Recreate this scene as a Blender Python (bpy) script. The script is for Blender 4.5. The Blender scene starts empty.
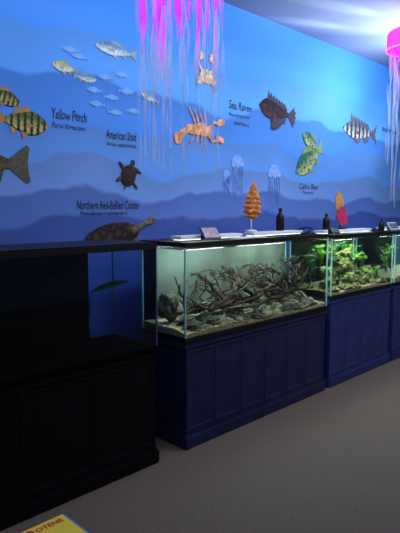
import bpy, bmesh, math, random
from mathutils import Vector, Matrix, noise
random.seed(7)
scene = bpy.context.scene
try:
    scene.view_settings.view_transform = 'Standard'
except Exception: pass
COL = scene.collection

# ---------------------------------------------------------------- helpers
def lin(c):
    r=[]
    for v in c[:3]:
        v/=255.0
        r.append(v/12.92 if v<=0.04045 else ((v+0.055)/1.055)**2.4)
    return (r[0],r[1],r[2],1.0)

def nodes_of(m):
    m.use_nodes=True
    return m.node_tree.nodes, m.node_tree.links

def mat(name,c,rough=0.6,metal=0.0,noise_amt=0.25,scale=8.0,bump=0.0,emit=None,es=0.0,spec=0.5):
    m=bpy.data.materials.new(name); N,L=nodes_of(m)
    b=N['Principled BSDF']; b.inputs['Roughness'].default_value=rough; b.inputs['Metallic'].default_value=metal
    b.inputs['Specular IOR Level'].default_value=spec
    tc=N.new('ShaderNodeTexCoord'); nz=N.new('ShaderNodeTexNoise'); nz.inputs['Scale'].default_value=scale; nz.inputs['Detail'].default_value=5
    L.new(tc.outputs['Object'],nz.inputs['Vector'])
    cr=N.new('ShaderNodeValToRGB'); a=lin(c)
    cr.color_ramp.elements[0].position=0.35; cr.color_ramp.elements[1].position=0.65
    cr.color_ramp.elements[0].color=tuple(x*(1-noise_amt) for x in a[:3])+(1,)
    cr.color_ramp.elements[1].color=tuple(min(1,x*(1+noise_amt)) for x in a[:3])+(1,)
    L.new(nz.outputs['Fac'],cr.inputs['Fac']); L.new(cr.outputs['Color'],b.inputs['Base Color'])
    if bump>0:
        bp=N.new('ShaderNodeBump'); bp.inputs['Strength'].default_value=bump; bp.inputs['Distance'].default_value=0.01
        L.new(nz.outputs['Fac'],bp.inputs['Height']); L.new(bp.outputs['Normal'],b.inputs['Normal'])
    if emit:
        b.inputs['Emission Color'].default_value=lin(emit); b.inputs['Emission Strength'].default_value=es
    return m

def mesh_obj(name,verts,faces,m=None,parent=None,loc=(0,0,0),rot=(0,0,0),smooth=False):
    me=bpy.data.meshes.new(name); me.from_pydata([tuple(v) for v in verts],[],faces); me.update()
    bm=bmesh.new(); bm.from_mesh(me); bmesh.ops.recalc_face_normals(bm,faces=bm.faces); bm.to_mesh(me); bm.free()
    return obj_from(me,name,m,parent,loc,rot,smooth)

def obj_from(me,name,m=None,parent=None,loc=(0,0,0),rot=(0,0,0),smooth=False):
    o=bpy.data.objects.new(name,me); COL.objects.link(o)
    if m: me.materials.clear(); me.materials.append(m)
    if parent: o.parent=parent
    o.location=loc; o.rotation_euler=rot
    if smooth:
        for p in me.polygons: p.use_smooth=True
    return o

def box(name,lo,hi,m,parent=None,bevel=0.0,loc=(0,0,0),rot=(0,0,0)):
    bm=bmesh.new(); bmesh.ops.create_cube(bm,size=1)
    for v in bm.verts:
        v.co=Vector([(lo[i]+hi[i])/2+v.co[i]*(hi[i]-lo[i]) for i in range(3)])
    if bevel>0: bmesh.ops.bevel(bm,geom=bm.edges[:],offset=bevel,segments=2,affect='EDGES')
    me=bpy.data.meshes.new(name); bm.to_mesh(me); bm.free()
    return obj_from(me,name,m,parent,loc,rot)

def empty(name,loc,rot=(0,0,0)):
    o=bpy.data.objects.new(name,None); o.empty_display_size=0.05; COL.objects.link(o); o.location=loc; o.rotation_euler=rot
    return o

def tag(o,label,cat,group=None,kind=None):
    o['label']=label; o['category']=cat
    if group: o['group']=group
    if kind: o['kind']=kind
    return o

def prism(name,pts,th,m,parent=None,loc=(0,0,0),rot=(0,0,0)):
    n=len(pts); v=[(p[0],-th/2,p[1]) for p in pts]+[(p[0],th/2,p[1]) for p in pts]
    f=[list(range(n)),list(range(2*n-1,n-1,-1))]+[[i,(i+1)%n,n+(i+1)%n,n+i] for i in range(n)]
    return mesh_obj(name,v,f,m,parent,loc,rot)

def tube_data(path,radii,seg=7):
    V=[];F=[]
    n=len(path)
    for i,p in enumerate(path):
        p=Vector(p)
        d=(Vector(path[min(i+1,n-1)])-Vector(path[max(i-1,0)]))
        if d.length<1e-6: d=Vector((0,0,1))
        d.normalize()
        up=Vector((0,0,1)) if abs(d.z)<0.9 else Vector((1,0,0))
        a=d.cross(up).normalized(); b=d.cross(a)
        for k in range(seg):
            t=2*math.pi*k/seg
            V.append(p+(a*math.cos(t)+b*math.sin(t))*radii[i])
    for i in range(n-1):
        for k in range(seg):
            F.append([i*seg+k,i*seg+(k+1)%seg,(i+1)*seg+(k+1)%seg,(i+1)*seg+k])
    F.append(list(range(seg))[::-1]); F.append([(n-1)*seg+k for k in range(seg)])
    return V,F

def merge(parts):
    V=[];F=[]
    for v,f in parts:
        o=len(V); V+=v; F+=[[i+o for i in q] for q in f]
    return V,F

def ellipsoid_data(c,r,rotm=None,seg=16,rings=10):
    V=[];F=[]
    for i in range(rings+1):
        ph=math.pi*i/rings
        for k in range(seg):
            t=2*math.pi*k/seg
            p=Vector((r[0]*math.sin(ph)*math.cos(t),r[1]*math.sin(ph)*math.sin(t),r[2]*math.cos(ph)))
            if rotm: p=rotm@p
            V.append(p+Vector(c))
    for i in range(rings):
        for k in range(seg):
            F.append([i*seg+k,i*seg+(k+1)%seg,(i+1)*seg+(k+1)%seg,(i+1)*seg+k])
    return V,F

def blob(name,parts,m,parent=None,loc=(0,0,0),rot=(0,0,0),voxel=0.006):
    V,F=merge(parts)
    o=mesh_obj(name,V,F,m)
    bm=bmesh.new(); bm.from_mesh(o.data); bmesh.ops.remove_doubles(bm,verts=bm.verts,dist=1e-5); bm.to_mesh(o.data); bm.free()
    md=o.modifiers.new('r','REMESH'); md.mode='VOXEL'; md.voxel_size=voxel
    s=o.modifiers.new('s','SMOOTH'); s.factor=0.6; s.iterations=4
    dg=bpy.context.evaluated_depsgraph_get(); me=bpy.data.meshes.new_from_object(o.evaluated_get(dg))
    bpy.data.objects.remove(o)
    return obj_from(me,name,m,parent,loc,rot,True)

def lathe(name,prof,m,parent=None,loc=(0,0,0),seg=20,smooth=True,jag=0,rot=(0,0,0)):
    V=[];F=[]; n=len(prof); rj=random.Random(5)
    for i,(r,z) in enumerate(prof):
        for k in range(seg):
            t=2*math.pi*k/seg; rr=r*(1+(jag*((1 if k%2 else -1)+rj.uniform(-.8,.8)) if jag else 0)); V.append((rr*math.cos(t),rr*math.sin(t),z-(jag*r*.5*(k%2)+jag*r*rj.uniform(-.4,.4) if jag else 0)))
    for i in range(n-1):
        for k in range(seg): F.append([i*seg+k,i*seg+(k+1)%seg,(i+1)*seg+(k+1)%seg,(i+1)*seg+k])
    F.append(list(range(seg))); F.append([(n-1)*seg+k for k in range(seg)])
    return mesh_obj(name,V,F,m,parent,loc,rot,smooth)

# ---------------------------------------------------------------- materials
W=3.2; CEIL=3.31
def mural_material():
    m=bpy.data.materials.new('mural_paint'); N,L=nodes_of(m)
    b=N['Principled BSDF']; b.inputs['Roughness'].default_value=0.75; b.inputs['Specular IOR Level'].default_value=0.2
    g=N.new('ShaderNodeNewGeometry'); s=N.new('ShaderNodeSeparateXYZ'); L.new(g.outputs['Position'],s.inputs[0])
    def M(op,a,bv=None,c=None):
        n=N.new('ShaderNodeMath'); n.operation=op
        for i,x in enumerate((a,bv,c)):
            if x is None: continue
            if isinstance(x,(int,float)): n.inputs[i].default_value=x
            else: L.new(x,n.inputs[i])
        return n.outputs[0]
    nz=N.new('ShaderNodeTexNoise'); nz.inputs['Scale'].default_value=1.6; nz.inputs['Detail'].default_value=3
    L.new(g.outputs['Position'],nz.inputs['Vector'])
    wob=M('MULTIPLY',M('SUBTRACT',nz.outputs['Fac'],0.5),0.32)
    bands=[
        (3.05,0.12,1.7,0.4,0.35,(62,134,220)),
        (2.72,0.10,2.6,1.2,0.05,(80,150,230)),
        (2.40,0.10,2.1,2.6,0.04,(68,132,220)),
        (2.12,0.09,2.5,0.3,0.04,(88,145,223)),
        (1.86,0.09,3.1,1.9,0.04,(106,148,219)),
        (1.68,0.06,2.3,0.2,0.04,(86,121,200)),
        (1.50,0.05,3.3,1.1,0.04,(66,95,178)),
    ]
    prev=None
    for (z,A,f,p,soft,c) in bands:
        w=M('ADD',M('MULTIPLY',M('ABSOLUTE',M('SINE',M('ADD',M('MULTIPLY',s.outputs['X'],f/2),p))),A),wob)
        edge=M('ADD',w,z)
        d=M('SUBTRACT',edge,s.outputs['Z'])
        mr=N.new('ShaderNodeMapRange'); mr.interpolation_type='SMOOTHSTEP'
        L.new(d,mr.inputs['Value']); mr.inputs['From Min'].default_value=0; mr.inputs['From Max'].default_value=soft
        mx=N.new('ShaderNodeMix'); mx.data_type='RGBA'
        L.new(mr.outputs['Result'],mx.inputs[0])
        if prev is None: mx.inputs[6].default_value=lin((54,122,214))
        else: L.new(prev,mx.inputs[6])
        mr2=N.new('ShaderNodeMapRange'); L.new(d,mr2.inputs['Value']); mr2.inputs['From Min'].default_value=0; mr2.inputs['From Max'].default_value=0.24
        mxc=N.new('ShaderNodeMix'); mxc.data_type='RGBA'; L.new(mr2.outputs['Result'],mxc.inputs[0])
        lc=lin(c); dk=tuple(x*0.74 for x in lc[:3])+(1,)
        mxc.inputs[6].default_value=dk; mxc.inputs[7].default_value=lc
        L.new(mxc.outputs[2],mx.inputs[7])
        prev=mx.outputs[2]
    L.new(prev,b.inputs['Base Color'])
    return m
M_mural=mural_material()
M_carpet=mat('carpet',(96,87,81),0.9,0,0.24,100,0.2,spec=0.2)
M_ceil=mat('ceiling_paint',(122,136,166),0.8,0,0.05,2)
M_black=mat('black_plastic',(12,12,16),0.5,0,0.1,spec=.3)
M_matte=mat('matte_black_plastic',(5,6,10),0.9,0,0.1,spec=.03)
M_blackfilm=mat('black_film',(6,7,13),0.6,0,0.1,spec=.2)
M_cab1=mat('cabinet_black_stain',(7,8,15),0.75,0,0.3,6,0.05,spec=.12)
M_cab2=mat('cabinet_navy_paint',(27,32,72),0.65,0,0.2,6,0.05,spec=.25)
M_cab3=mat('cabinet_blue_paint',(37,48,104),0.65,0,0.2,6,0.05,spec=.25)
M_white=mat('white_plastic',(215,222,225),0.5,0,0.03)
M_sil=mat('silicone',(150,190,190),0.3,0,0.05)
M_letter=mat('black_lettering',(12,18,40),0.8,0,0.1)
def glass_mat(name,tint,refl=1.0,base=.02):
    m=bpy.data.materials.new(name); N,L=nodes_of(m); N.clear()
    out=N.new('ShaderNodeOutputMaterial'); t=N.new('ShaderNodeBsdfTransparent'); g=N.new('ShaderNodeBsdfGlossy')
    t.inputs[0].default_value=tint; g.inputs['Roughness'].default_value=0.03
    fr=N.new('ShaderNodeLayerWeight'); fr.inputs[0].default_value=0.5
    pw=N.new('ShaderNodeMath'); pw.operation='POWER'; pw.inputs[1].default_value=3.5; L.new(fr.outputs['Facing'],pw.inputs[0])
    ml=N.new('ShaderNodeMath'); ml.operation='MULTIPLY_ADD'; ml.inputs[1].default_value=.55*refl; ml.inputs[2].default_value=base; L.new(pw.outputs[0],ml.inputs[0])
    mx=N.new('ShaderNodeMixShader'); L.new(ml.outputs[0],mx.inputs[0]); L.new(t.outputs[0],mx.inputs[1]); L.new(g.outputs[0],mx.inputs[2])
    L.new(mx.outputs[0],out.inputs[0]); return m
M_glass=glass_mat('aquarium_glass',(0.96,0.985,0.98,1))
M_glassdark=glass_mat('aquarium_glass_smoky',(0.68,0.80,0.90,1),.7,.03)
M_water=glass_mat('water_surface',(0.85,0.95,0.95,1),0.6)
def led(name,c,s):
    m=bpy.data.materials.new(name); N,L=nodes_of(m); N.clear(); out=N.new('ShaderNodeOutputMaterial'); e=N.new('ShaderNodeEmission')
    e.inputs[0].default_value=lin(c); e.inputs[1].default_value=s; L.new(e.outputs[0],out.inputs[0]); return m
M_led=led('led_strip',(235,255,250),3.0)
M_gravel=mat('gravel',(150,142,106),0.9,0,0.7,90,1.0)
M_wood=mat('driftwood',(78,62,48),0.9,0,0.6,30,0.9)
M_wood2=mat('driftwood_dark',(44,35,30),0.9,0,0.6,30,0.9)
M_rock=mat('river_rock',(122,124,98),0.9,0,0.75,26,0.9)
M_rockd=mat('river_rock_dark',(66,68,58),0.9,0,0.75,26,0.9)
M_rock2=mat('mossy_rock',(108,114,68),0.95,0,0.8,34,1.0)
M_dgravel=mat('dark_gravel',(3,4,7),0.95,0,0.3,80,0.0,spec=.0)
M_plant=mat('plant_green',(118,172,64),0.6,0,0.5,20)
M_plant2=mat('plant_dark_green',(50,102,48),0.6,0,0.5,20)

# ---------------------------------------------------------------- room
def struct(o): o['kind']='structure'; return o
struct(box('wall_back',(-2,W,0),(10,W+0.12,CEIL),M_mural))
struct(box('floor',(-2,-3,-0.1),(10,W+0.12,0),M_carpet))
struct(box('ceiling',(-2,-3,CEIL),(10,W+0.12,CEIL+0.1),M_ceil))
struct(box('baseboard_back',(-2,W-0.02,0),(10,W,0.12),M_black))

# ---------------------------------------------------------------- cabinets
YF=2.49; YB=2.95
def door_part(name,w,h,m,parent,loc,inset=0.035):
    bm=bmesh.new(); bmesh.ops.create_cube(bm,size=1)
    for v in bm.verts: v.co=Vector((v.co.x*w,v.co.y*0.022,v.co.z*h))
    bm.faces.ensure_lookup_table()
    f=min(bm.faces,key=lambda q:q.calc_center_median().y)
    bmesh.ops.inset_region(bm,faces=[f],thickness=inset,depth=0)
    bmesh.ops.inset_region(bm,faces=[f],thickness=0.010,depth=-0.003)
    me=bpy.data.meshes.new(name); bm.to_mesh(me); bm.free()
    return obj_from(me,name,m,parent,loc)
def cabinet(x0,x1,h,nd,m,label,ov=0.0):
    c=empty('aquarium_cabinet',((x0+x1)/2,(YF+YB)/2,0)); w=x1-x0; d=YB-YF
    box('body',(-w/2+0.012,-d/2+0.026,0.0),(w/2-0.012,d/2,h-0.04),m,c,0.003)
    box('plinth',(-w/2-0.004,-d/2-0.004,0),(w/2+0.004,d/2,0.085),m,c,0.008)
    box('top_molding',(-w/2,-d/2+0.008,h-0.045),(w/2,d/2,h),m,c,0.004)
    box('trim_rail',(-w/2+0.006,-d/2+0.010,0.085),(w/2-0.006,d/2-0.01,0.105),m,c,0.005)
    dw=(w-0.03)/nd
    for i in range(nd):
        door_part('door',dw-0.005,h-0.045-0.105-0.008,m,c,(-w/2+0.015+dw*(i+0.5),-d/2+0.023,(0.105+h-0.045)/2))
    return tag(c,label,'cabinet')
cabinet(0.30,2.125,0.725,4,M_cab1,'black-stained wooden aquarium stand with framed panel doors')
cabinet(2.36,4.055,0.724,6,M_cab2,'navy painted wooden stand with narrow panels under driftwood tank')
cabinet(4.115,5.285,0.800,4,M_cab3,'blue painted wooden stand with narrow panel doors under planted tank')
cabinet(5.335,6.50,0.80,4,M_cab3,'blue painted wooden stand under small blue tank')

# ---------------------------------------------------------------- tanks
def tank(x0,x1,z0,z1,glass,rim,label,back,back_to=None,lit=True,seam=M_sil,front=None,sidew=.008,lowrim=None):
    t=empty('aquarium',((x0+x1)/2,(YF+YB)/2,z0)); w=x1-x0; d=YB-YF-0.01; h=z1-z0; g=0.008
    a,b=w/2,d/2
    box('glass_pane',(-a,-b,0.01),(a,-b+g,h-0.01),front or glass,t)
    box('glass_pane',(-a,-b+g,0.01),(-a+g,b-g,h-0.01),glass,t)
    box('glass_pane',(a-g,-b+g,0.01),(a,b-g,h-0.01),glass,t)
    box('glass_pane',(-a,b-g,0.01),(a,b,h-0.01),glass,t)
    be=a if back_to is None else back_to-(x0+x1)/2
    box('back_panel',(-a,b+0.0005,0.01),(be,b+0.004,h-0.01),back,t)
    box('bottom_panel',(-a+g,-b+g,0.012),(a-g,b-g,0.02),lowrim or M_black,t)
    def loop(name,zl,zh,m,th=0.016):
        pr=[]
        for lo,hi in (((-a-0.004,-b-0.004,zl),(a+0.004,-b+th,zh)),((-a-0.004,b-th,zl),(a+0.004,b+0.004,zh)),
                      ((-a-0.004,-b+th,zl),(-a+th,b-th,zh)),((a-th,-b+th,zl),(a+0.004,b-th,zh))):
            V=[(x,y,z) for x in (lo[0],hi[0]) for y in (lo[1],hi[1]) for z in (lo[2],hi[2])]
            F=[[0,1,3,2],[4,6,7,5],[0,4,5,1],[2,3,7,6],[0,2,6,4],[1,5,7,3]]
            pr.append(([Vector(v) for v in V],F))
        V,F=merge(pr); return mesh_obj(name,V,F,m,t)
    loop('bottom_rim',0,0.03,lowrim or M_black)
    loop('top_rim',h-0.03,h,rim)
    if seam:
        for sx in (-1,1):
            box('corner_seam',(sx*a-sidew/2,-b-0.001,0.03),(sx*a+sidew/2,-b+0.009,h-0.03),seam,t)
            box('corner_seam',(sx*(a-0.003)-0.004,b-0.012,0.03),(sx*(a-0.003)+0.004,b-0.002,h-0.03),seam,t)
    box('brace',(-0.03,-b+0.016,h-0.012),(0.03,b-0.016,h-0.002),rim,t)
    if lit:
        box('water_surface',(-a+g,-b+g,h-0.05),(a-g,b-g,h-0.048),M_water,t)
    return tag(t,label,'aquarium')
M_back2=mat('backdrop_pale',(118,126,118),0.8,0,0.3,3)
M_back3=mat('backdrop_green',(60,88,52),0.8,0,0.4,5)
M_back4=mat('backdrop_teal',(60,110,130),0.8,0,0.3,3)
M_sild=mat('dark_silicone',(50,76,104),0.4,0,0.05)
tank(0.305,2.12,0.725,1.385,M_glass,M_black,'unlit dark glass aquarium with black rim, mostly black backing',M_blackfilm,1.93,False,M_sild,M_glassdark,lowrim=M_matte)
tank(2.365,4.05,0.724,1.378,M_glass,M_black,'long lit glass aquarium with driftwood tangle and rocks',M_back2)
tank(4.12,5.28,0.80,1.365,M_glass,M_black,'lit glass aquarium full of bright green plants and mossy rocks',M_back3)
tank(5.34,6.495,0.80,1.365,M_glass,M_black,'lit glass aquarium with blue-green water and one plant',M_back4)

def fixture(x0,x1,y,z,power,col,label):
    f=empty('aquarium_light',((x0+x1)/2,y,z)); w=(x1-x0)/2
    box('housing',(-w,-0.055,0.006),(w,0.055,0.03),M_white,f,0.005)
    box('led_strip',(-w+0.02,-0.04,0.001),(w-0.02,0.04,0.006),M_led,f)
    ld=bpy.data.lights.new('tank_lamp','AREA'); ld.shape='RECTANGLE'; ld.size=(x1-x0)*0.95; ld.size_y=0.3; ld.energy=power; ld.color=col
    lo=bpy.data.objects.new('tank_lamp',ld); COL.objects.link(lo); lo.location=(0,0,-0.01); lo.parent=f
    tag(f,label,'light')
fixture(2.50,3.15,2.74,1.378,7,(0.94,1,0.95),'slim white LED light bar lying on tank rim')
fixture(3.28,3.95,2.74,1.378,7,(0.97,1,0.84),'slim white LED light bar lying on tank rim')
fixture(4.25,5.15,2.72,1.365,11.5,(0.98,1,0.68),'slim white LED light bar over planted tank')
fixture(5.45,6.4,2.72,1.365,9,(0.7,0.95,1),'slim white LED light bar over blue tank')
box_l=box('lid_panel',(0.32,2.51,1.386),(2.1,2.93,1.394),M_black,None,0.002); tag(box_l,'flat black lid lying on the dark aquarium','lid')
def lid(x0,x1,y0,y1,z):
    return tag(box('glass_lid',(x0,y0,z),(x1,y1,z+0.006),M_white,None,0.001),'thin pale cover lying across the tank rim','lid','tank covers')
lid(2.95,3.25,2.53,2.66,1.379); lid(4.55,4.9,2.53,2.64,1.366)

# ---------------------------------------------------------------- substrates
def gravel(x0,x1,z,h,m,label,amp=0.03,rise=.03):
    nx,ny=70,20; y0,y1=YF+0.016,YB-0.016
    V=[];F=[]
    for j in range(ny+1):
        for i in range(nx+1):
            x=x0+(x1-x0)*i/nx; y=y0+(y1-y0)*j/ny
            V.append((x,y,z+h+amp*noise.noise(Vector((x*3,y*4,z)))+0.008*noise.noise(Vector((x*40,y*40,1)))*(amp/.03)+rise*j/ny))
    for j in range(ny):
        for i in range(nx):
            a=j*(nx+1)+i; F.append([a,a+1,a+nx+2,a+nx+1])
    n=len(V)
    border=[i for i in range(nx+1)]+[j*(nx+1)+nx for j in range(1,ny+1)]+[ny*(nx+1)+i for i in range(nx-1,-1,-1)]+[j*(nx+1) for j in range(ny-1,0,-1)]
    for b in border: V.append((V[b][0],V[b][1],z))
    k=len(border)
    for q in range(k): F.append([border[q],border[(q+1)%k],n+(q+1)%k,n+q])
    F.append([n+q for q in range(k)])
    o=mesh_obj('gravel_bed',V,F,m,smooth=False)
    return tag(o,label,'gravel',kind='stuff')
gravel(2.375,4.04,0.746,0.03,M_gravel,'pale tan gravel covering the driftwood tank bottom')
gravel(4.13,5.27,0.822,0.03,M_gravel,'pale gravel bed in the planted tank')
gravel(5.35,6.485,0.822,0.05,M_gravel,'pale gravel bed in the blue tank')
gravel(0.325,2.10,0.747,0.012,M_dgravel,'thin dark gravel in the unlit aquarium',.003,.0)

def rock(c,r,m,label,group,seed,rough=1.0):
    bm=bmesh.new(); bmesh.ops.create_icosphere(bm,subdivisions=4,radius=1)
    for v in bm.verts:
        p=v.co.copy(); k=1+rough*(0.5*noise.noise(p*1.2+Vector((seed,0,0)))+0.25*noise.noise(p*3+Vector((seed,3,0)))+.1*noise.noise(p*8+Vector((seed,3,4))))
        v.co=Vector((p.x*r[0]*k,p.y*r[1]*k,p.z*r[2]*k))
    me=bpy.data.meshes.new('rock'); bm.to_mesh(me); bm.free()
    o=obj_from(me,'rock',m,None,c,(0,0,0),True)
    return tag(o,label,'rock',group)
R=random.Random(3); rid=0
for row,(y,zz,cnt,d_) in enumerate(((2.528,.780,15,.022),(2.575,.802,12,.036),(2.67,.825,10,.042),(2.80,.85,9,.05))):
    for i in range(cnt):
        x=2.47+(3.95-2.47)*(i+R.uniform(.25,.75))/cnt
        rx=R.uniform(.06,.10)*(.75+.15*row); rz=rx*R.uniform(.32,.52); rid+=1
        pale=R.random()<.6
        rock((x,y+R.uniform(-.004,.012),zz+rz*.35),(rx,d_,rz),M_rock if pale else M_rockd,'pale mottled grey-green flat stone on tank gravel' if pale else 'dark mottled flat stone on tank gravel','stones in driftwood tank',rid,1.1)
rock((2.47,2.80,.92),(.06,.07,.10),M_rockd,'upright dark stone in tank corner','stones in driftwood tank',77)
for i,(x,y,z,rx,rz) in enumerate([(4.32,2.66,.90,.10,.06),(4.5,2.75,.97,.12,.09),(4.7,2.72,1.03,.14,.07),(4.66,2.62,.92,.13,.06),(4.9,2.75,.95,.13,.1),(5.1,2.68,.93,.11,.07),(4.85,2.6,.90,.09,.05),(4.78,2.76,1.13,.13,.06),
    (4.25,2.56,.865,.07,.03),(4.45,2.55,.865,.08,.035),(4.62,2.55,.865,.07,.03),(5.0,2.56,.865,.09,.035),(5.18,2.57,.865,.06,.03)]):
    rock((x,y,z),(rx,0.05,rz),M_rock2,'mossy green-brown stone in planted tank','mossy stones',i+121,1.2)

# ---------------------------------------------------------------- driftwood
def driftwood(root,dirs,bounds,m,label,seed,thick=0.026,depth=2):
    rnd=random.Random(seed); parts=[]
    lo,hi=bounds
    def grow(p,d,l,r,lev):
        n=7; path=[p.copy()]; rad=[r]; q=p.copy(); dd=d.copy(); base=d.copy()
        for i in range(n):
            dd=(base*.6+dd*.4+Vector((rnd.uniform(-.4,.4),rnd.uniform(-.35,.35),rnd.uniform(-.40,.32)))).normalized()
            nx=q+dd*l/n
            for ax in range(3):
                if nx[ax]<lo[ax] or nx[ax]>hi[ax]: dd[ax]*=-.8; base[ax]*=-.5
            q=q+dd*l/n
            q=Vector([min(max(q[a],lo[a]),hi[a]) for a in range(3)])
            path.append(q.copy()); rad.append(r*(1-0.7*(i+1)/n)*rnd.uniform(.7,1.3)+0.0015)
        parts.append(tube_data(path,rad,6))
        if lev<depth:
            for k in range(3):
                i=rnd.randint(2,6)
                nd=(dd*0.8+Vector((rnd.uniform(-1,1),rnd.uniform(-.6,.6),rnd.uniform(-.3,.7)))).normalized()
                grow(path[i],nd,l*rnd.uniform(.4,.7),max(rad[i]*0.75,.004),lev+1)
    for d in dirs:
        v=Vector(d); grow(Vector(root),v.normalized(),v.length,thick*rnd.uniform(.7,1.1),0)
    V,F=merge(parts)
    return tag(mesh_obj('driftwood',V,F,m,smooth=False),label,'driftwood','driftwood tangle')
bd=((2.42,2.54,0.84),(3.99,2.88,1.15))
driftwood((3.30,2.70,0.90),[(.45,0,.18),(-.5,-.05,.12),(.5,-.05,.03),(-.3,0,.25)],bd,M_wood2,'dark twisted driftwood root with many branches',11,0.021)
driftwood((3.75,2.66,0.90),[(.2,.05,.2),(-.55,.05,.16)],bd,M_wood,'brown branching driftwood leaning among rocks',5,0.019)
driftwood((2.90,2.66,0.90),[(-.42,.05,.10),(.5,0,.18),(-.3,-.05,.2)],bd,M_wood2,'dark branching driftwood lying low on stones',23,0.020)
driftwood((3.50,2.58,0.88),[(.45,0,.10),(-.55,0,.10)],bd,M_wood2,'dark driftwood stick tangle lying near the glass',31,0.015)
driftwood((2.70,2.60,0.88),[(.45,0,.16),(.3,.05,.2),(-.22,0,.12),(.7,-.02,.06)],bd,M_wood,'brown driftwood branch reaching sideways over stones',41,0.015)
driftwood((3.90,2.74,0.92),[(-.4,0,.24),(-.55,-.05,.1),(.05,0,.2)],bd,M_wood2,'dark driftwood limb leaning from tank end',47,0.019)

# ---------------------------------------------------------------- plants
def plant(c,n,h,spread,width,m,label,group,seed,zmax):
    rnd=random.Random(seed); V=[];F=[]
    for i in range(n):
        a=rnd.uniform(0,6.283); hh=h*rnd.uniform(.5,1); sp=spread*rnd.uniform(.2,1)
        d=Vector((math.cos(a),math.sin(a)*0.5,0)); K=6
        stem=[]
        for k in range(K+1):
            t=k/K; p=d*sp*t*t+Vector((0,0,hh*(t if t<.8 else .8+.3*(t-.8)))); p.z=min(p.z,zmax-c[2]); stem.append(p)
        for k in range(1,K+1):
            for s_ in range(3):
                b=rnd.uniform(0,6.283); l=width*rnd.uniform(1.6,2.8); u=Vector((math.cos(b),math.sin(b)*.7,rnd.uniform(-.1,.7))).normalized()
                w=u.cross(Vector((0,0,1))).normalized()*width*.55; p=stem[k]; o=len(V)
                tip=p+u*l; tip.z=min(tip.z,zmax-c[2])
                V+= [p, p+u*l*.5+w, tip, p+u*l*.5-w]; F.append([o,o+1,o+2,o+3])
            o=len(V); q=Vector((.0015,0,0)); V+=[stem[k-1]-q,stem[k-1]+q,stem[k]+q,stem[k]-q]; F.append([o,o+1,o+2,o+3])
    me=bpy.data.meshes.new('p'); me.from_pydata([tuple(v) for v in V],[],F); me.update()
    o=obj_from(me,'aquatic_plant',m,None,c,(0,0,0),False)
    return tag(o,label,'plant',group)
for i,(x,y,z,n,h,sp,w,mm) in enumerate([(4.22,2.80,.87,26,.38,.10,.012,M_plant2),(4.34,2.83,.87,26,.36,.10,.012,M_plant2),(4.48,2.84,1.04,26,.24,.12,.014,M_plant),
    (4.62,2.80,1.07,28,.20,.12,.011,M_plant),(4.80,2.82,1.14,24,.14,.13,.011,M_plant2),(4.98,2.82,1.0,30,.27,.12,.012,M_plant),(5.14,2.80,.88,30,.38,.10,.012,M_plant2),
    (5.2,2.62,.87,20,.16,.06,.009,M_plant),(4.22,2.58,.87,22,.13,.08,.009,M_plant),(4.40,2.60,.88,22,.09,.08,.009,M_plant2),(4.57,2.60,.90,22,.09,.08,.009,M_plant),
    (4.77,2.60,.92,20,.09,.07,.009,M_plant2),(4.99,2.60,.88,24,.13,.08,.009,M_plant),(4.34,2.68,.94,24,.14,.09,.010,M_plant),(4.9,2.7,1.03,24,.13,.09,.010,M_plant),
    (4.5,2.70,1.02,24,.16,.09,.010,M_plant2),(5.08,2.72,.98,26,.2,.09,.010,M_plant)]):
    plant((x,y,z),n,h,sp,w,mm,'bushy bright green aquatic plant rooted in tank','plants in green tank',i,1.30)
plant((5.6,2.72,.87),30,.38,.14,.012,M_plant,'tall pale green plant in blue tank','plants in blue tank',50,1.3)
plant((5.85,2.78,.87),30,.38,.14,.014,M_plant2,'tall dark green plant in blue tank','plants in blue tank',51,1.3)
plant((3.90,2.82,.83),22,.42,.07,.009,M_plant2,'thin green weed beside driftwood','weeds in driftwood tank',52,1.28)
M_reflect_leaf=mat('glass_reflection_leaf',(40,78,56),.7,0,.3,20,spec=.1)
V=[];F=[]
for i in range(9):
    t=i/8; p=Vector((1.72+.26*t,2.60,1.125+.075*t-.04*t*t)); w_=.016*math.sin(math.pi*(.08+.84*t)); V+=[p+Vector((0,0,w_)),p-Vector((0,.02,w_))]
for i in range(8): F.append([2*i,2*i+1,2*i+3,2*i+2])
lf=mesh_obj('aquatic_plant',V,F,M_reflect_leaf,smooth=True)  # leaf and stem added in place of a green reflection on the glass
pv,pf=tube_data([(1.72,2.60,.755),(1.70,2.6,.95),(1.72,2.6,1.125)],[.002]*3,6); mesh_obj('stem',pv,pf,M_black,lf)
tag(lf,'added slanted green leaf shape imitating a reflection in the unlit tank','plant')

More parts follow.
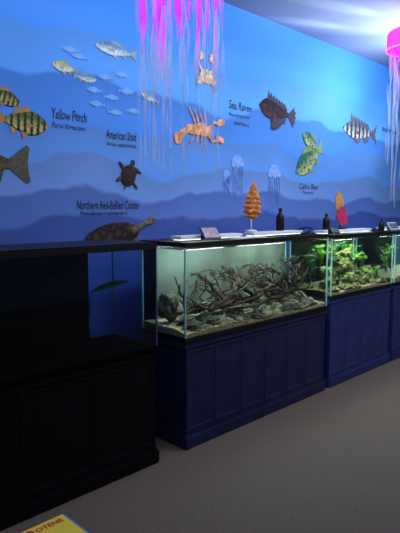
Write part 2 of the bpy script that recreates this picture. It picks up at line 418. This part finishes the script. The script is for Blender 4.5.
# ---------------------------------------------------------------- fish
def fish_mat(name,back,belly,stripe=None,freq=40,thr=0.3,spots=False):
    m=bpy.data.materials.new(name); N,L=nodes_of(m); b=N['Principled BSDF']; b.inputs['Roughness'].default_value=0.8; b.inputs['Specular IOR Level'].default_value=.15
    tc=N.new('ShaderNodeTexCoord'); s=N.new('ShaderNodeSeparateXYZ'); L.new(tc.outputs['Generated'],s.inputs[0])
    mx=N.new('ShaderNodeMix'); mx.data_type='RGBA'; mx.inputs[6].default_value=lin(belly); mx.inputs[7].default_value=lin(back)
    mr=N.new('ShaderNodeMapRange'); mr.inputs['From Min'].default_value=.25; mr.inputs['From Max'].default_value=.75; L.new(s.outputs['Z'],mr.inputs[0]); L.new(mr.outputs[0],mx.inputs[0])
    prev=mx.outputs[2]
    if stripe:
        if spots:
            t=N.new('ShaderNodeTexVoronoi'); t.inputs['Scale'].default_value=freq; L.new(tc.outputs['Object'],t.inputs['Vector']); fac=t.outputs['Distance']; inv=True
        else:
            t=N.new('ShaderNodeMath'); t.operation='SINE'; q=N.new('ShaderNodeMath'); q.operation='MULTIPLY_ADD'; q.inputs[1].default_value=freq
            wz=N.new('ShaderNodeTexNoise'); wz.inputs['Scale'].default_value=9; L.new(tc.outputs['Generated'],wz.inputs['Vector'])
            wm=N.new('ShaderNodeMath'); wm.operation='MULTIPLY'; wm.inputs[1].default_value=3.0; L.new(wz.outputs['Fac'],wm.inputs[0]); L.new(wm.outputs[0],q.inputs[2])
            L.new(s.outputs['X'],q.inputs[0]); L.new(q.outputs[0],t.inputs[0]); fac=t.outputs[0]; inv=False
        c=N.new('ShaderNodeMapRange'); c.interpolation_type='SMOOTHSTEP'; L.new(fac,c.inputs[0])
        sft=.12 if inv else .45
        c.inputs['From Min'].default_value=thr-sft; c.inputs['From Max'].default_value=thr+sft
        if inv: c.inputs['To Min'].default_value=1; c.inputs['To Max'].default_value=0
        mx2=N.new('ShaderNodeMix'); mx2.data_type='RGBA'; L.new(c.outputs[0],mx2.inputs[0]); L.new(prev,mx2.inputs[6]); mx2.inputs[7].default_value=lin(stripe); prev=mx2.outputs[2]
    nz=N.new('ShaderNodeTexNoise'); nz.inputs['Scale'].default_value=45; nz.inputs['Detail'].default_value=4; L.new(tc.outputs['Object'],nz.inputs['Vector'])
    hv=N.new('ShaderNodeHueSaturation'); L.new(prev,hv.inputs['Color'])
    r2=N.new('ShaderNodeMapRange'); r2.inputs['From Min'].default_value=.3; r2.inputs['From Max'].default_value=.7; r2.inputs['To Min'].default_value=.65; r2.inputs['To Max'].default_value=1.3
    L.new(nz.outputs['Fac'],r2.inputs[0]); L.new(r2.outputs[0],hv.inputs['Value'])
    L.new(hv.outputs[0],b.inputs['Base Color']); return m
M_eye=mat('eye_black',(8,8,10),0.3,0,0)
def fish(name,L,H,loc,face,m,mf,label,group=None,tilt=0,thick=0.004,spiky=False,simple=False,pos=0.42,cat='painted fish',big=1.0,blunt=False):
    n=20; seg=12; V=[];F=[]
    prof=[]
    for i in range(n+1):
        t=i/n
        if t<pos: hh=math.sin(math.pi/2*t/pos)**0.75
        else: hh=1-(1-0.2)*((t-pos)/(1-pos))**1.4
        hh=max(hh,0.02); prof.append((t,hh*H/2))
    bl=L*0.82
    for t,h in prof:
        x=face*(L/2-t*bl); th=max(thick*(h/(H/2)),0.001)
        for k in range(seg):
            a=2*math.pi*k/seg; V.append((x,th*math.cos(a),h*math.sin(a)))
    for i in range(n):
        for k in range(seg): F.append([i*seg+k,i*seg+(k+1)%seg,(i+1)*seg+(k+1)%seg,(i+1)*seg+k])
    F.append(list(range(seg))); F.append([n*seg+k for k in range(seg)])
    o=mesh_obj(name,V,F,m,None,loc,(0,tilt,0),True)
    xr=L/2-bl; X=lambda v:face*v
    ft=max(0.002,thick*0.3)
    def fan(x,z,a0,a1,r,nr,scal=.16):
        pts=[(X(x),z)]
        for k in range(nr*2+1):
            a=a0+(a1-a0)*k/(nr*2); rr=r*(1-(scal if k%2 else 0)); pts.append((X(x+rr*math.cos(a)),z+rr*math.sin(a)))
        return pts
    if blunt:
        prism('tail_fin',[(X(xr+.05*L),.12*H),(X(-L/2+.09*L),.46*H*big),(X(-L/2+.03*L),.60*H*big),(X(-L/2-.005*L),.52*H*big),(X(-L/2+.015*L),.2*H*big),(X(-L/2+.02*L),0),(X(-L/2+.015*L),-.2*H*big),(X(-L/2-.005*L),-.52*H*big),(X(-L/2+.03*L),-.60*H*big),(X(-L/2+.09*L),-.46*H*big),(X(xr+.05*L),-.12*H)],ft,mf,o)
    elif big>1.6:
        prism('tail_fin',fan(xr+.04*L,0,math.pi-.75,math.pi+.75,.26*L,4),ft,mf,o)
    else:
        prism('tail_fin',[(X(xr+.03*L),.07*H),(X(-L/2+.08*L),.28*H*big),(X(-L/2+.02*L),.48*H*big),(X(-L/2+.045*L),.2*H*big),(X(-L/2+.07*L),0),(X(-L/2+.045*L),-.2*H*big),(X(-L/2+.02*L),-.48*H*big),(X(-L/2+.08*L),-.28*H*big),(X(xr+.03*L),-.07*H)],ft,mf,o)
    if spiky:
        pts=[(X(.30*L),.30*H)]
        for k in range(7):
            pts.append((X((.28-.075*k)*L),(.90-.06*k)*H)); pts.append((X((.235-.075*k)*L),.60*H-.03*k*H))
        pts.append((X(-.28*L),.2*H))
    else:
        pts=[(X(.16*L),.44*H),(X(.12*L),.66*H),(X(.0*L),.62*H),(X(-.12*L),.5*H),(X(-.2*L),.2*H)]
    prism('dorsal_fin',pts,ft,mf,o)
    if spiky:
        prism('pelvic_fin',[(X(.20*L),-.40*H),(X(.16*L),-.66*H),(X(.08*L),-.72*H),(X(.02*L),-.62*H),(X(.0*L),-.40*H)],ft,mf,o)
        prism('anal_fin',[(X(-.06*L),-.36*H),(X(-.12*L),-.66*H),(X(-.17*L),-.52*H),(X(-.22*L),-.55*H),(X(-.24*L),-.2*H)],ft,mf,o)
    else:
        prism('pelvic_fin',[(X(.12*L),-.42*H),(X(.02*L),-.70*H),(X(-.02*L),-.40*H)],ft,mf,o)
        prism('anal_fin',[(X(-.10*L),-.36*H),(X(-.19*L),-.56*H),(X(-.22*L),-.24*H)],ft,mf,o)
    if not simple:
        if big>1.6:
            prism('pectoral_fin',fan(.12*L,-.15*H,math.pi+.5,math.pi+1.7,.30*L,5),0.002,mf,o,(0,-thick-0.002,0))
        else:
            prism('pectoral_fin',[(X(.22*L),-.06*H),(X(.08*L),-.02*H),(X(.06*L),-.22*H),(X(.14*L),-.2*H)],0.002,mf,o,(0,-thick-0.001,0))
        V2,F2=ellipsoid_data((0,0,0),(H*.055,0.003,H*.055),None,10,6)
        mesh_obj('eye',V2,F2,M_eye,o,(X(.37*L),-thick*0.75,.1*H),(0,0,0),True)
    return tag(o,label,cat,group)
YW=W-0.0045
mp=fish_mat('perch_body',(84,98,56),(176,168,96),(38,56,46),42,0.15); mpf=mat('perch_fin',(150,116,74),.8)
fish('painted_perch',.36,.15,(1.64,YW,2.13),1,mp,mpf,'yellow perch painting with dark vertical bars and orange fins',tilt=0.05)
fish('painted_perch',.24,.09,(1.52,YW,2.27),1,mp,mpf,'smaller yellow-green striped perch painting',tilt=.3)
mtr=fish_mat('trout_body',(58,66,50),(96,88,64),(36,42,38),60,.25,True); mtf=mat('trout_fin',(70,72,58),.8,0,.35,40)
fish('painted_trout',.62,.20,(1.37,YW,1.87),-1,mtr,mtf,'greenish-brown spotted trout painting with broad blunt tail',tilt=0,big=1.0,blunt=True)
ms=fish_mat('shad_body',(90,130,160),(190,210,220)); msf=mat('shad_fin',(130,150,150),.8)
fish('painted_shad',.37,.09,(2.37,YW,2.70),-1,ms,msf,'silver shad painting with forked tail',tilt=.03)
ms2=fish_mat('alewife_body',(150,165,120),(205,212,195))
fish('painted_shad',.2,.07,(1.955,YW,2.51),-1,ms2,msf,'yellowish silver herring painting',tilt=.1)
fish('painted_shad',.19,.055,(2.10,YW,2.47),1,ms,msf,'pale silver herring painting',tilt=0)
fish('painted_shad',.2,.06,(2.67,YW,2.42),-1,ms,msf,'pale silver herring painting',tilt=.3)
msw=mat('school_pale_blue',(104,160,224),.8)
for x,z in ((2.2,2.31),(2.39,2.54),(2.44,2.43),(2.31,2.37),(2.18,2.40),(2.27,2.50),(2.07,2.60),(2.5,2.30),(2.34,2.27),(2.0,2.63)):
    fish('painted_minnow',.14,.038,(x,YW,z),-1 if x<2.3 else 1,msw,msw,'small pale blue schooling fish painting','painted school',simple=True)
mr_=fish_mat('raven_body',(40,32,44),(70,48,54),(26,22,34),22,.3,True); mrf=mat('raven_fin',(48,36,54),.8,0,.4,40)
fish('painted_sculpin',.56,.18,(4.24,YW,2.51),-1,mr_,mrf,'dark brown spiny sculpin painting with spread fan fins',tilt=.10,spiky=True,pos=.3,big=2.2)
mb=fish_mat('bass_body',(50,100,86),(164,178,124),(36,70,70),20,.28,True); mbf=mat('bass_fin',(110,136,92),.8)
fish('painted_bass',.58,.22,(4.80,YW,2.10),-1,mb,mbf,'full-bodied green and yellow bass painting diving head down',tilt=-.55)
fish('painted_bass',.36,.14,(4.82,YW-.004,2.27),-1,mb,mbf,'smaller green bass painting tilted upward',tilt=.45)
mst=fish_mat('striper_body',(96,108,124),(196,198,194),(48,54,72),46,.25); mstf=mat('striper_fin',(80,84,100),.8)
fish('painted_striped_fish',.80,.2,(5.83,YW,2.48),-1,mst,mstf,'silver fish painting with dark bars',tilt=.02,spiky=True,big=1.3)

# turtles
rm=lambda a: Matrix.Rotation(a,3,'Y')
def scute_mat(name,a,bc,edge,scale):
    m=bpy.data.materials.new(name); N,L=nodes_of(m); b=N['Principled BSDF']; b.inputs['Roughness'].default_value=.8; b.inputs['Specular IOR Level'].default_value=.15
    tc=N.new('ShaderNodeTexCoord'); v=N.new('ShaderNodeTexVoronoi'); v.feature='DISTANCE_TO_EDGE'; v.inputs['Scale'].default_value=scale; L.new(tc.outputs['Object'],v.inputs['Vector'])
    cr=N.new('ShaderNodeValToRGB'); e=cr.color_ramp.elements; e[0].position=0.0; e[0].color=lin(edge); e[1].position=.12; e[1].color=lin(a); q=e.new(.4); q.color=lin(bc)
    L.new(v.outputs['Distance'],cr.inputs['Fac']); L.new(cr.outputs['Color'],b.inputs['Base Color']); return m
mt_sh=scute_mat('turtle_shell',(34,30,36),(52,38,40),(76,56,46),22); mt_sk=mat('turtle_skin',(56,40,46),.8,0,.4,60)
parts=[ellipsoid_data((0,0,0),(.072,.007,.088),rm(.35)),ellipsoid_data((.045,0,.105),(.024,.008,.03),rm(.4)),ellipsoid_data((.03,0,.08),(.018,.007,.03),rm(.4)),
       ellipsoid_data((.092,0,.045),(.050,.006,.018),rm(.5)),ellipsoid_data((-.066,0,.078),(.044,.006,.017),rm(.9)),
       ellipsoid_data((.066,0,-.08),(.04,.006,.015),rm(.9)),ellipsoid_data((-.092,0,-.03),(.042,.006,.016),rm(-.6)),ellipsoid_data((-.04,0,-.1),(.006,.005,.022),rm(.35))]
st=blob('painted_turtle',parts,mt_sk,None,(2.455,W-.007,1.835),(0,0,0),.004)
V,F=ellipsoid_data((0,-.003,0),(.074,.009,.09),rm(.35)); mesh_obj('shell',V,F,mt_sh,st,smooth=True)
V,F=ellipsoid_data((.052,-.008,.113),(.005,.003,.005)); mesh_obj('eye',V,F,M_eye,st,smooth=True)
st.scale=(.9,.9,.88)
tag(st,'small dark swimming turtle painting with spread flippers','painted turtle')
mt_sh2=scute_mat('cooter_shell',(50,42,42),(86,62,46),(28,26,32),13); mt_sk2=mat('cooter_skin',(94,84,62),.8,0,.6,50)
parts=[ellipsoid_data((-.05,0,-.03),(.21,.008,.07),rm(-.14)),tube_data([(.10,0,-.0),(.17,0,.03),(.24,0,.06)],[.030,.024,.020]),ellipsoid_data((.275,0,.074),(.052,.010,.028),rm(-.15)),
       ellipsoid_data((.13,0,-.07),(.03,.008,.06),rm(-.6)),ellipsoid_data((-.19,0,-.09),(.03,.008,.05),rm(.7)),ellipsoid_data((-.28,0,-.075),(.04,.006,.012),rm(-.2))]
cm=blob('painted_turtle',parts,mt_sk2,None,(2.365,W-.012,1.43),(0,0,0),.005)
cm.scale=(1.05,.5,1)
V,F=ellipsoid_data((-.055,-.006,-.028),(.225,.014,.092),rm(-.14)); mesh_obj('shell',V,F,mt_sh2,cm,smooth=True)
V,F=ellipsoid_data((.29,-.012,.082),(.008,.003,.008)); mesh_obj('eye',V,F,M_eye,cm,smooth=True)
tag(cm,'large brown patterned turtle painting with raised head','painted turtle')

mo=mat('orange_paint',(206,142,104),.8,0,.5,24); mc=mat('tan_crab_paint',(205,178,140),.8,0,.6,60)
parts=[ellipsoid_data((.02,0,0),(.10,.008,.040)),ellipsoid_data((-.08,0,-.015),(.07,.008,.032)),ellipsoid_data((-.16,0,-.05),(.05,.008,.026),rm(-.5)),ellipsoid_data((-.205,0,-.09),(.035,.008,.04),rm(-.6)),
       tube_data([(.08,0,.02),(.13,0,.07),(.17,0,.06)],[.012,.010,.012]),ellipsoid_data((.2,0,.08),(.05,.008,.024),rm(-.4)),
       tube_data([(.08,0,-.02),(.12,0,-.06),(.17,0,-.04)],[.012,.010,.012]),ellipsoid_data((.205,0,-.03),(.05,.008,.022),rm(.2))]
for k in range(4):
    parts.append(tube_data([(.05-.035*k,0,-.03),(.06-.045*k,0,-.08),(.04-.05*k,0,-.125)],[.008,.007,.005]))
    parts.append(tube_data([(.05-.035*k,0,.03),(.04-.045*k,0,.08),(.02-.05*k,0,.115)],[.008,.007,.005]))
cf=tag(blob('painted_crayfish',parts,mo,None,(3.2,W-.006,2.24),(0,.1,0),.004),'pale orange crayfish painting with claws and legs','painted crayfish')
cf.scale=(1.18,.6,1.3)
parts=[ellipsoid_data((0,0,0),(.06,.010,.045))]
for s in (-1,1):
    parts.append(tube_data([(.04*s,0,.03),(.07*s,0,.07),(.05*s,0,.1)],[.012,.01,.01])); parts.append(ellipsoid_data((.04*s,0,.115),(.018,.01,.028)))
    for k in range(3): parts.append(tube_data([(.04*s,0,-.01-.012*k),(.085*s,0,-.02-.02*k),(.08*s,0,-.06-.02*k)],[.008,.006,.005]))
cr_=tag(blob('painted_crab',parts,mc,None,(3.27,W-.007,2.67),(0,0,0),.005),'mottled tan crab painting with raised claws','painted crab')
cr_.scale=(1.35,.6,1.35)

mj=mat('pale_jelly_paint',(118,160,228),.8,0,.2,20)
def pj(x,z,w,h):
    pts=[(w/2*math.cos(a),w*.55*math.sin(a)) for a in [math.pi*k/12 for k in range(13)]]
    pts+=[(-w*.35,-.02),(-w*.15,.0),(w*.05,-.02),(w*.25,.0)]
    o=prism('painted_jellyfish',pts,.004,mj,None,(x,W-.005,z))
    for k in range(6):
        xx=-w*.4+w*.16*k; path=[(xx+.012*math.sin(t*1.3+k),0,-.0-h*.75*t/8*(.7+.3*((k*7)%3)/2)) for t in range(9)]
        V,F=tube_data(path,[.005-.0004*t for t in range(9)],5); mesh_obj('tentacle',V,F,mj,o)
    return tag(o,'pale translucent jellyfish painting with wavy tentacles','painted jellyfish','painted jellyfish')
pj(3.665,1.97,.17,.42); pj(4.20,1.90,.20,.42); pj(3.52,1.88,.09,.25)

# ---------------------------------------------------------------- lettering
def text(s,x,z,w,h,label,m=M_letter,y=W-0.002,rot=(math.pi/2,0,0),shear=.15,off=.012,cat='lettering',parent=None,name='mural_lettering',jit=.04):
    c=bpy.data.curves.new('t','FONT'); c.body=s; c.size=1; c.shear=shear; c.offset=off; c.extrude=.0; c.space_character=1.02
    o=bpy.data.objects.new('t',c); COL.objects.link(o)
    bpy.context.view_layer.update()
    me=bpy.data.meshes.new_from_object(o.evaluated_get(bpy.context.evaluated_depsgraph_get())); bpy.data.objects.remove(o)
    if jit:
        for v in me.vertices:
            p=v.co; nx=noise.noise(Vector((p.x*2.3,p.y*3,x*7)));ny=noise.noise(Vector((p.x*1.7,p.y*2.2,x*7+9)))
            v.co=Vector((p.x+nx*jit*1.6,p.y*(1+5*jit*noise.noise(Vector((p.x*1.1,4,x))))+ny*jit*2.6,0))
    xs=[v.co.x for v in me.vertices]; ys=[v.co.y for v in me.vertices]
    x0,x1,y0,y1=min(xs),max(xs),min(ys),max(ys)
    for v in me.vertices: v.co=Vector(((v.co.x-x0)/(x1-x0)*w,(v.co.y-y0)/(y1-y0)*h,0))
    ob=obj_from(me,name,m,parent,(x,y,z),rot)
    if parent is None: tag(ob,label,cat)
    return ob
text('Yellow Perch',1.845,2.170,.265,.076,'black hand lettering reading Yellow Perch',off=.012)
text('Perca flavescens',1.845,2.115,.25,.040,'small black lettering reading Perca flavescens',off=.004)
text('American Shad',2.265,2.082,.27,.066,'black hand lettering reading American Shad',off=.012)
text('Alosa sapidissima',2.265,2.03,.27,.036,'small black lettering reading Alosa sapidissima',off=.004)
text('Northern Red-Bellied Cooter',2.015,1.588,.54,.066,'black hand lettering reading Northern Red-Bellied Cooter',jit=.022,off=.012)
text('Pseudemys rubriventris',2.04,1.54,.40,.038,'small black lettering reading Pseudemys rubriventris',off=.004)
text('Sea Raven',3.55,2.45,.31,.078,'black hand lettering reading Sea Raven')
text('Hemitripterus',3.55,2.38,.28,.045,'small black lettering reading Hemitripterus',off=0.004)
text('americanus',3.62,2.32,.2,.038,'small black lettering reading americanus',off=0.004)
text('Calico Bass',4.62,1.79,.34,.06,'black hand lettering reading Calico Bass')
text('Pomoxis',4.68,1.74,.2,.038,'small black lettering reading Pomoxis',off=0.004)
text('Striped Bass',6.35,2.52,.4,.07,'black hand lettering reading Striped Bass')

# ---------------------------------------------------------------- hanging jellyfish
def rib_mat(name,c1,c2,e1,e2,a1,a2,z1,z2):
    """pink light painted into fabric colour and glow: c1 at the top, fading to c2 lower down"""
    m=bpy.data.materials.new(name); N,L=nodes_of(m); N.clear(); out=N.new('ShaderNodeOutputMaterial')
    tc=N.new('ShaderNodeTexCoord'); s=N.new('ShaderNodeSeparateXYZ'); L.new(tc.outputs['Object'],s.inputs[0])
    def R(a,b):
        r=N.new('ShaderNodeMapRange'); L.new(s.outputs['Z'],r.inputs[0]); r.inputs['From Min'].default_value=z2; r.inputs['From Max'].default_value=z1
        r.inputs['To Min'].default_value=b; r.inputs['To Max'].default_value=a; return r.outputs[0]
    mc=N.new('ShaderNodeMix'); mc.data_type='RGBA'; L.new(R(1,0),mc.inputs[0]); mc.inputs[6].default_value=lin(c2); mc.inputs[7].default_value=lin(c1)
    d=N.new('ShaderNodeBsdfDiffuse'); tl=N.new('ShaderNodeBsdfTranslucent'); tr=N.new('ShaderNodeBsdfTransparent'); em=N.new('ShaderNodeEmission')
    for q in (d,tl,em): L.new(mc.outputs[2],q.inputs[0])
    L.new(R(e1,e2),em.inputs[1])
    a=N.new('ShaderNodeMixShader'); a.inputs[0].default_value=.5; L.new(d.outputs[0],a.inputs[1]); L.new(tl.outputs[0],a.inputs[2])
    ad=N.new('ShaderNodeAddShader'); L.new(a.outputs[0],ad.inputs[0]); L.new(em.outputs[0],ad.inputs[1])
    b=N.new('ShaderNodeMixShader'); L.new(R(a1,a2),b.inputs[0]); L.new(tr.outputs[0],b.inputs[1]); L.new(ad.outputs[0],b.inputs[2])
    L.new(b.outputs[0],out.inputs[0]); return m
M_bell=rib_mat('self_glow_bell',(255,60,205),(255,60,205),.8,.8,.85,.85,0,1)  # bell and rim glow is put into the material; no lamp inside
M_rimglow=rib_mat('self_glow_rim',(255,130,225),(255,130,225),1.2,1.2,1,1,0,1)
def ribbon(path,w,ph,tw):
    V=[];F=[]
    for i,p in enumerate(path):
        a=ph+tw*i; s=Vector((math.cos(a),math.sin(a),0)); f=w*(1 if i<len(path)*.8 else .6)
        V.append(Vector(p)-s*f); V.append(Vector(p)+s*f)
    for i in range(len(path)-1): F.append([2*i,2*i+1,2*i+3,2*i+2])
    return V,F
def jelly(cx,cy,zb,r,zlow,seed,label,fa,ft_,na,nt,lmax,wmul=1.0):
    M_pink=rib_mat('painted_glow_fabric',(210,40,240),(205,195,240),.75,.12,.8,.35,fa[0],fa[1])  # magenta light painted as colour and emission, fading down the ribbon
    M_pale=rib_mat('painted_glow_strand',(215,90,238),(212,220,240),.30,.11,.5,.34,ft_[0],ft_[1])  # same painted pink light, weaker, fading to clear white
    rnd=random.Random(seed); e=empty('jellyfish_decoration',(cx,cy,zb))
    prof=[(r*.97,0.0),(r,.03),(r,.12)]+[(r*math.cos(a),.12+r*.35*math.sin(a)) for a in [math.pi/2*k/9 for k in range(1,9)]]+[(.01,.12+r*.35)]
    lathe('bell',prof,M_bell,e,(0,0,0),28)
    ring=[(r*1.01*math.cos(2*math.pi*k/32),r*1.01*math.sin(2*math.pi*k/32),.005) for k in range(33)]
    V,F=tube_data(ring,[.008]*33,8); mesh_obj('bell_rim',V,F,M_rimglow,e,smooth=True)
    V,F=tube_data([(0,0,.12+r*.35),(0,0,CEIL-zb)],[.004,.004],6); mesh_obj('hanging_wire',V,F,M_black,e)
    for k in range(na):
        a=2*math.pi*k/na+rnd.uniform(-.15,.15); rr=r*rnd.uniform(.45,.95); l=rnd.uniform(.32,lmax)*(zb-zlow); n=22; q=rnd.uniform(0,6)
        path=[(rr*math.cos(a)+.010*math.sin(q+i*.6),rr*math.sin(a)+.010*math.cos(q+i*.5),-l*i/n) for i in range(n+1)]
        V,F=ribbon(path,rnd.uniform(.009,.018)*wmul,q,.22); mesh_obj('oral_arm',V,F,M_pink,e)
    for k in range(nt):
        a=2*math.pi*k/nt+rnd.uniform(-.1,.1); rr=r*rnd.uniform(.6,1.0); l=rnd.uniform(.55,1.0)*(zb-zlow); n=34; q=rnd.uniform(0,6); am=rnd.uniform(.005,.016)
        path=[(rr*math.cos(a)+am*math.sin(q+i*.45),rr*math.sin(a)+am*math.cos(q+i*.4),-l*i/n) for i in range(n+1)]
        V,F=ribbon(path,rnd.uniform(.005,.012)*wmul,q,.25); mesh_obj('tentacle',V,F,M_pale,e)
    tag(e,label,'hanging decoration')
jelly(1.87,2.0,2.90,.21,1.76,4,'hanging jellyfish decoration with magenta light painted on ribbons and clear strands',(-.42,-.70),(-.2,-.5),16,34,.64)
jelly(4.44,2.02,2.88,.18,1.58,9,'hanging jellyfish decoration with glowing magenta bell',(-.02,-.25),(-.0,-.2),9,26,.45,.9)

# ---------------------------------------------------------------- things on the tanks
mor=mat('orange_shell',(200,125,60),.8,0,.5,40,.2)
e=empty('shell_model',(3.335,2.76,1.409))
lathe('base',[(.05,0),(.05,.012),(.02,.02)],M_white,e); lathe('post',[(.006,.018),(.006,.12)],M_white,e)
pr=[(.008,.10)]
for k,(r,z) in enumerate(((.060,.125),(.086,.165),(.078,.205),(.070,.24),(.060,.275),(.044,.31),(.028,.35))):
    pr+=[(r,z),(r*.72,z+.02)]
pr.append((.002,.41))
sh=lathe('shell',pr,mor,e,seg=13,smooth=False,jag=.16); sh.scale=(1,.45,1); sh.rotation_euler=(0,.06,-.6)
tag(e,'orange flat jagged tree-shaped shell model on white stand','model')
e=empty('fan_model',(4.69,2.76,1.396))
mred=mat('magenta_paint',(180,45,95),.5,0,.2); myel=mat('yellow_orange_paint',(195,145,80),.5,0,.3)
box('base',(-.06,-.04,0),(.06,.04,.012),M_black,e,.003)
lathe('post',[(.006,.01),(.006,.06)],M_black,e)
pts=[(0,.0)]
for k in range(13):
    a=.25+(math.pi-.6)*k/12; r=.19*(1-(.10 if k%2 else 0)); pts.append((r*math.cos(a)*.62,r*math.sin(a)))
prism('fan',pts,.014,mred,e,(0,0,.035),(0,.30,0))
pts=[(-.03,.13),(.02,.12),(.07,.17),(.085,.22),(.075,.27),(.045,.315),(.01,.34),(-.03,.33),(-.05,.28),(-.055,.2)]
prism('upper_fin',pts,.012,myel,e,(0,.014,.02),(0,-.08,0))
tag(e,'tilted magenta fan model with yellow-orange top on tank','model')
def bottle(x,y,z,h,r):
    e=lathe('bottle',[(r*.9,0),(r,.01),(r,h*.55),(r*.85,h*.68),(r*.38,h*.8),(r*.36,h*.86)],M_black,None,(x,y,z))
    lathe('bottle_cap',[(r*.45,h*.86),(r*.45,h*.98),(r*.3,h)],M_black,e)
    tag(e,'small dark bottle with narrow neck on tank top','bottle','bottles on tanks')
bottle(3.72,2.76,1.409,.19,.035); bottle(4.44,2.76,1.396,.15,.033); bottle(5.22,2.6,1.366,.12,.03)
def tablet(x,y,z,w,h,rz,white=False):
    e=empty('tablet_sign',(x,y,z),(0,0,rz))
    box('casing',(-w/2,-.004,0),(w/2,.004,h),M_black if not white else M_white,e,.002,(0,0,.004),(-.6,0,0))
    box('screen',(-w/2+.01,-.006,.01),(w/2-.01,-.0035,h-.01),mat('screen',(90,110,130),.2,0,.4,30),e,0,(0,0,.004),(-.6,0,0))
    box('support_foot',(-w/2+.01,.03,0),(w/2-.01,.05,.04),M_black,e,.002)
    tag(e,'small black tablet information sign tilted on tank rim','sign','tablet signs')
tablet(2.75,2.62,1.379,.17,.10,0); tablet(5.58,2.62,1.366,.2,.09,0,True); tablet(4.32,2.58,1.366,.14,.07,0)
V,F=tube_data([(3.9,2.62,1.384),(3.97,2.6,1.42),(4.02,2.7,1.43),(4.03,2.84,1.40),(4.03,2.9,1.384)],[.006]*5,8)
tag(mesh_obj('air_hose',V,F,M_black,smooth=True),'thin black air hose looping over tank rim','hose')

mlive=fish_mat('live_fish',(60,68,56),(110,112,90)); mlf=mat('live_fin',(90,88,66),.5)
for (x,y,z,f,L_) in ((3.70,2.6,1.18,-1,.15),(2.85,2.7,1.12,-1,.11)):
    fish('fish',L_,L_*.34,(x,y,z),f,mlive,mlf,'small olive fish swimming in driftwood tank','fish in driftwood tank',cat='fish',thick=.012)

# ---------------------------------------------------------------- yellow stand near camera
my=mat('yellow_panel',(248,224,60),.6,0,.05); mbl=mat('blue_edge',(60,120,190),.5,0,.1); mrd=mat('red_letter',(206,40,30),.6)
x1,y1,h=.879,1.511,.60
e=empty('activity_stand',(x1-.25,y1-.2,0))
box('body',(-.22,-.17,0),(.22,.17,h-.03),mbl,e,.01)
box('edge_band',(-.25,-.2,h-.03),(.25,.2,h-.004),mbl,e,.004)
box('top_panel',(-.245,-.195,h-.004),(.237,.195,h),my,e,.001)
text('OTENE',0,0,.092,.022,'',mrd,0.12,(0,0,0),0,.02,parent=e,name='lettering',jit=0).location=(.128,.156,h+.001)
lathe('red_disc',[(.014,0),(.014,.0015),(.010,.002)],mrd,e,(.108,.168,h))
tag(e,'yellow-topped activity stand with red lettering and blue sides','stand')

# ---------------------------------------------------------------- lights
def area(loc,target,sx,sy,p,c):
    l=bpy.data.lights.new('room_lamp','AREA'); l.shape='RECTANGLE'; l.size=sx; l.size_y=sy; l.energy=p; l.color=c
    o=bpy.data.objects.new('room_lamp',l); COL.objects.link(o); o.location=loc
    o.rotation_euler=(Vector(target)-Vector(loc)).to_track_quat('-Z','Y').to_euler(); return o
area((3.4,1.7,3.2),(3.4,3.2,2.3),5.5,.3,82,(.81,.89,1))
area((5.2,.2,3.2),(5.2,.6,0),2.8,1.5,56,(1,.95,.90))
area((5.6,2.3,2.85),(5.0,2.6,3.31),.6,.3,26,(.80,.88,1))
def spot(loc,target,p,c,ang,name='pink_spot',blend=.9):
    l=bpy.data.lights.new(name,'SPOT'); l.energy=p; l.color=c; l.spot_size=ang; l.spot_blend=blend; l.shadow_soft_size=.04
    o=bpy.data.objects.new(name,l); COL.objects.link(o); o.location=loc
    o.rotation_euler=(Vector(target)-Vector(loc)).to_track_quat('-Z','Y').to_euler()
spot((1.3,1.5,3.2),(1.87,2.0,2.6),14,(1,.2,.9),.5)
spot((4.0,1.5,3.2),(4.44,2.0,2.7),10,(1,.2,.9),.5)
spot((6.2,1.9,2.4),(4.75,2.55,3.31),500,(.78,.87,1),.55,'ceiling_wash')
spot((5.9,2.0,2.95),(4.35,2.55,3.31),420,(.75,.86,1),.13,'ceiling_streak',.6)
spot((5.9,2.3,2.95),(4.5,2.95,3.31),420,(.75,.86,1),.12,'ceiling_streak',.6)
spot((6.8,1.2,2.6),(5.8,3.2,2.9),170,(.8,.88,1),1.0,'wall_wash')
w=bpy.data.worlds.new('World'); scene.world=w; w.use_nodes=True
w.node_tree.nodes['Background'].inputs[0].default_value=lin((120,130,160)); w.node_tree.nodes['Background'].inputs[1].default_value=.22

# ---------------------------------------------------------------- camera
cd=bpy.data.cameras.new('Camera'); cd.sensor_fit='HORIZONTAL'; cd.sensor_width=36; cd.lens=48.6
co=bpy.data.objects.new('Camera',cd); COL.objects.link(co); co.location=(0,0,1.6)
co.rotation_euler=(math.radians(90-6.19),0,math.radians(-45)); scene.camera=co
cd.clip_start=.02
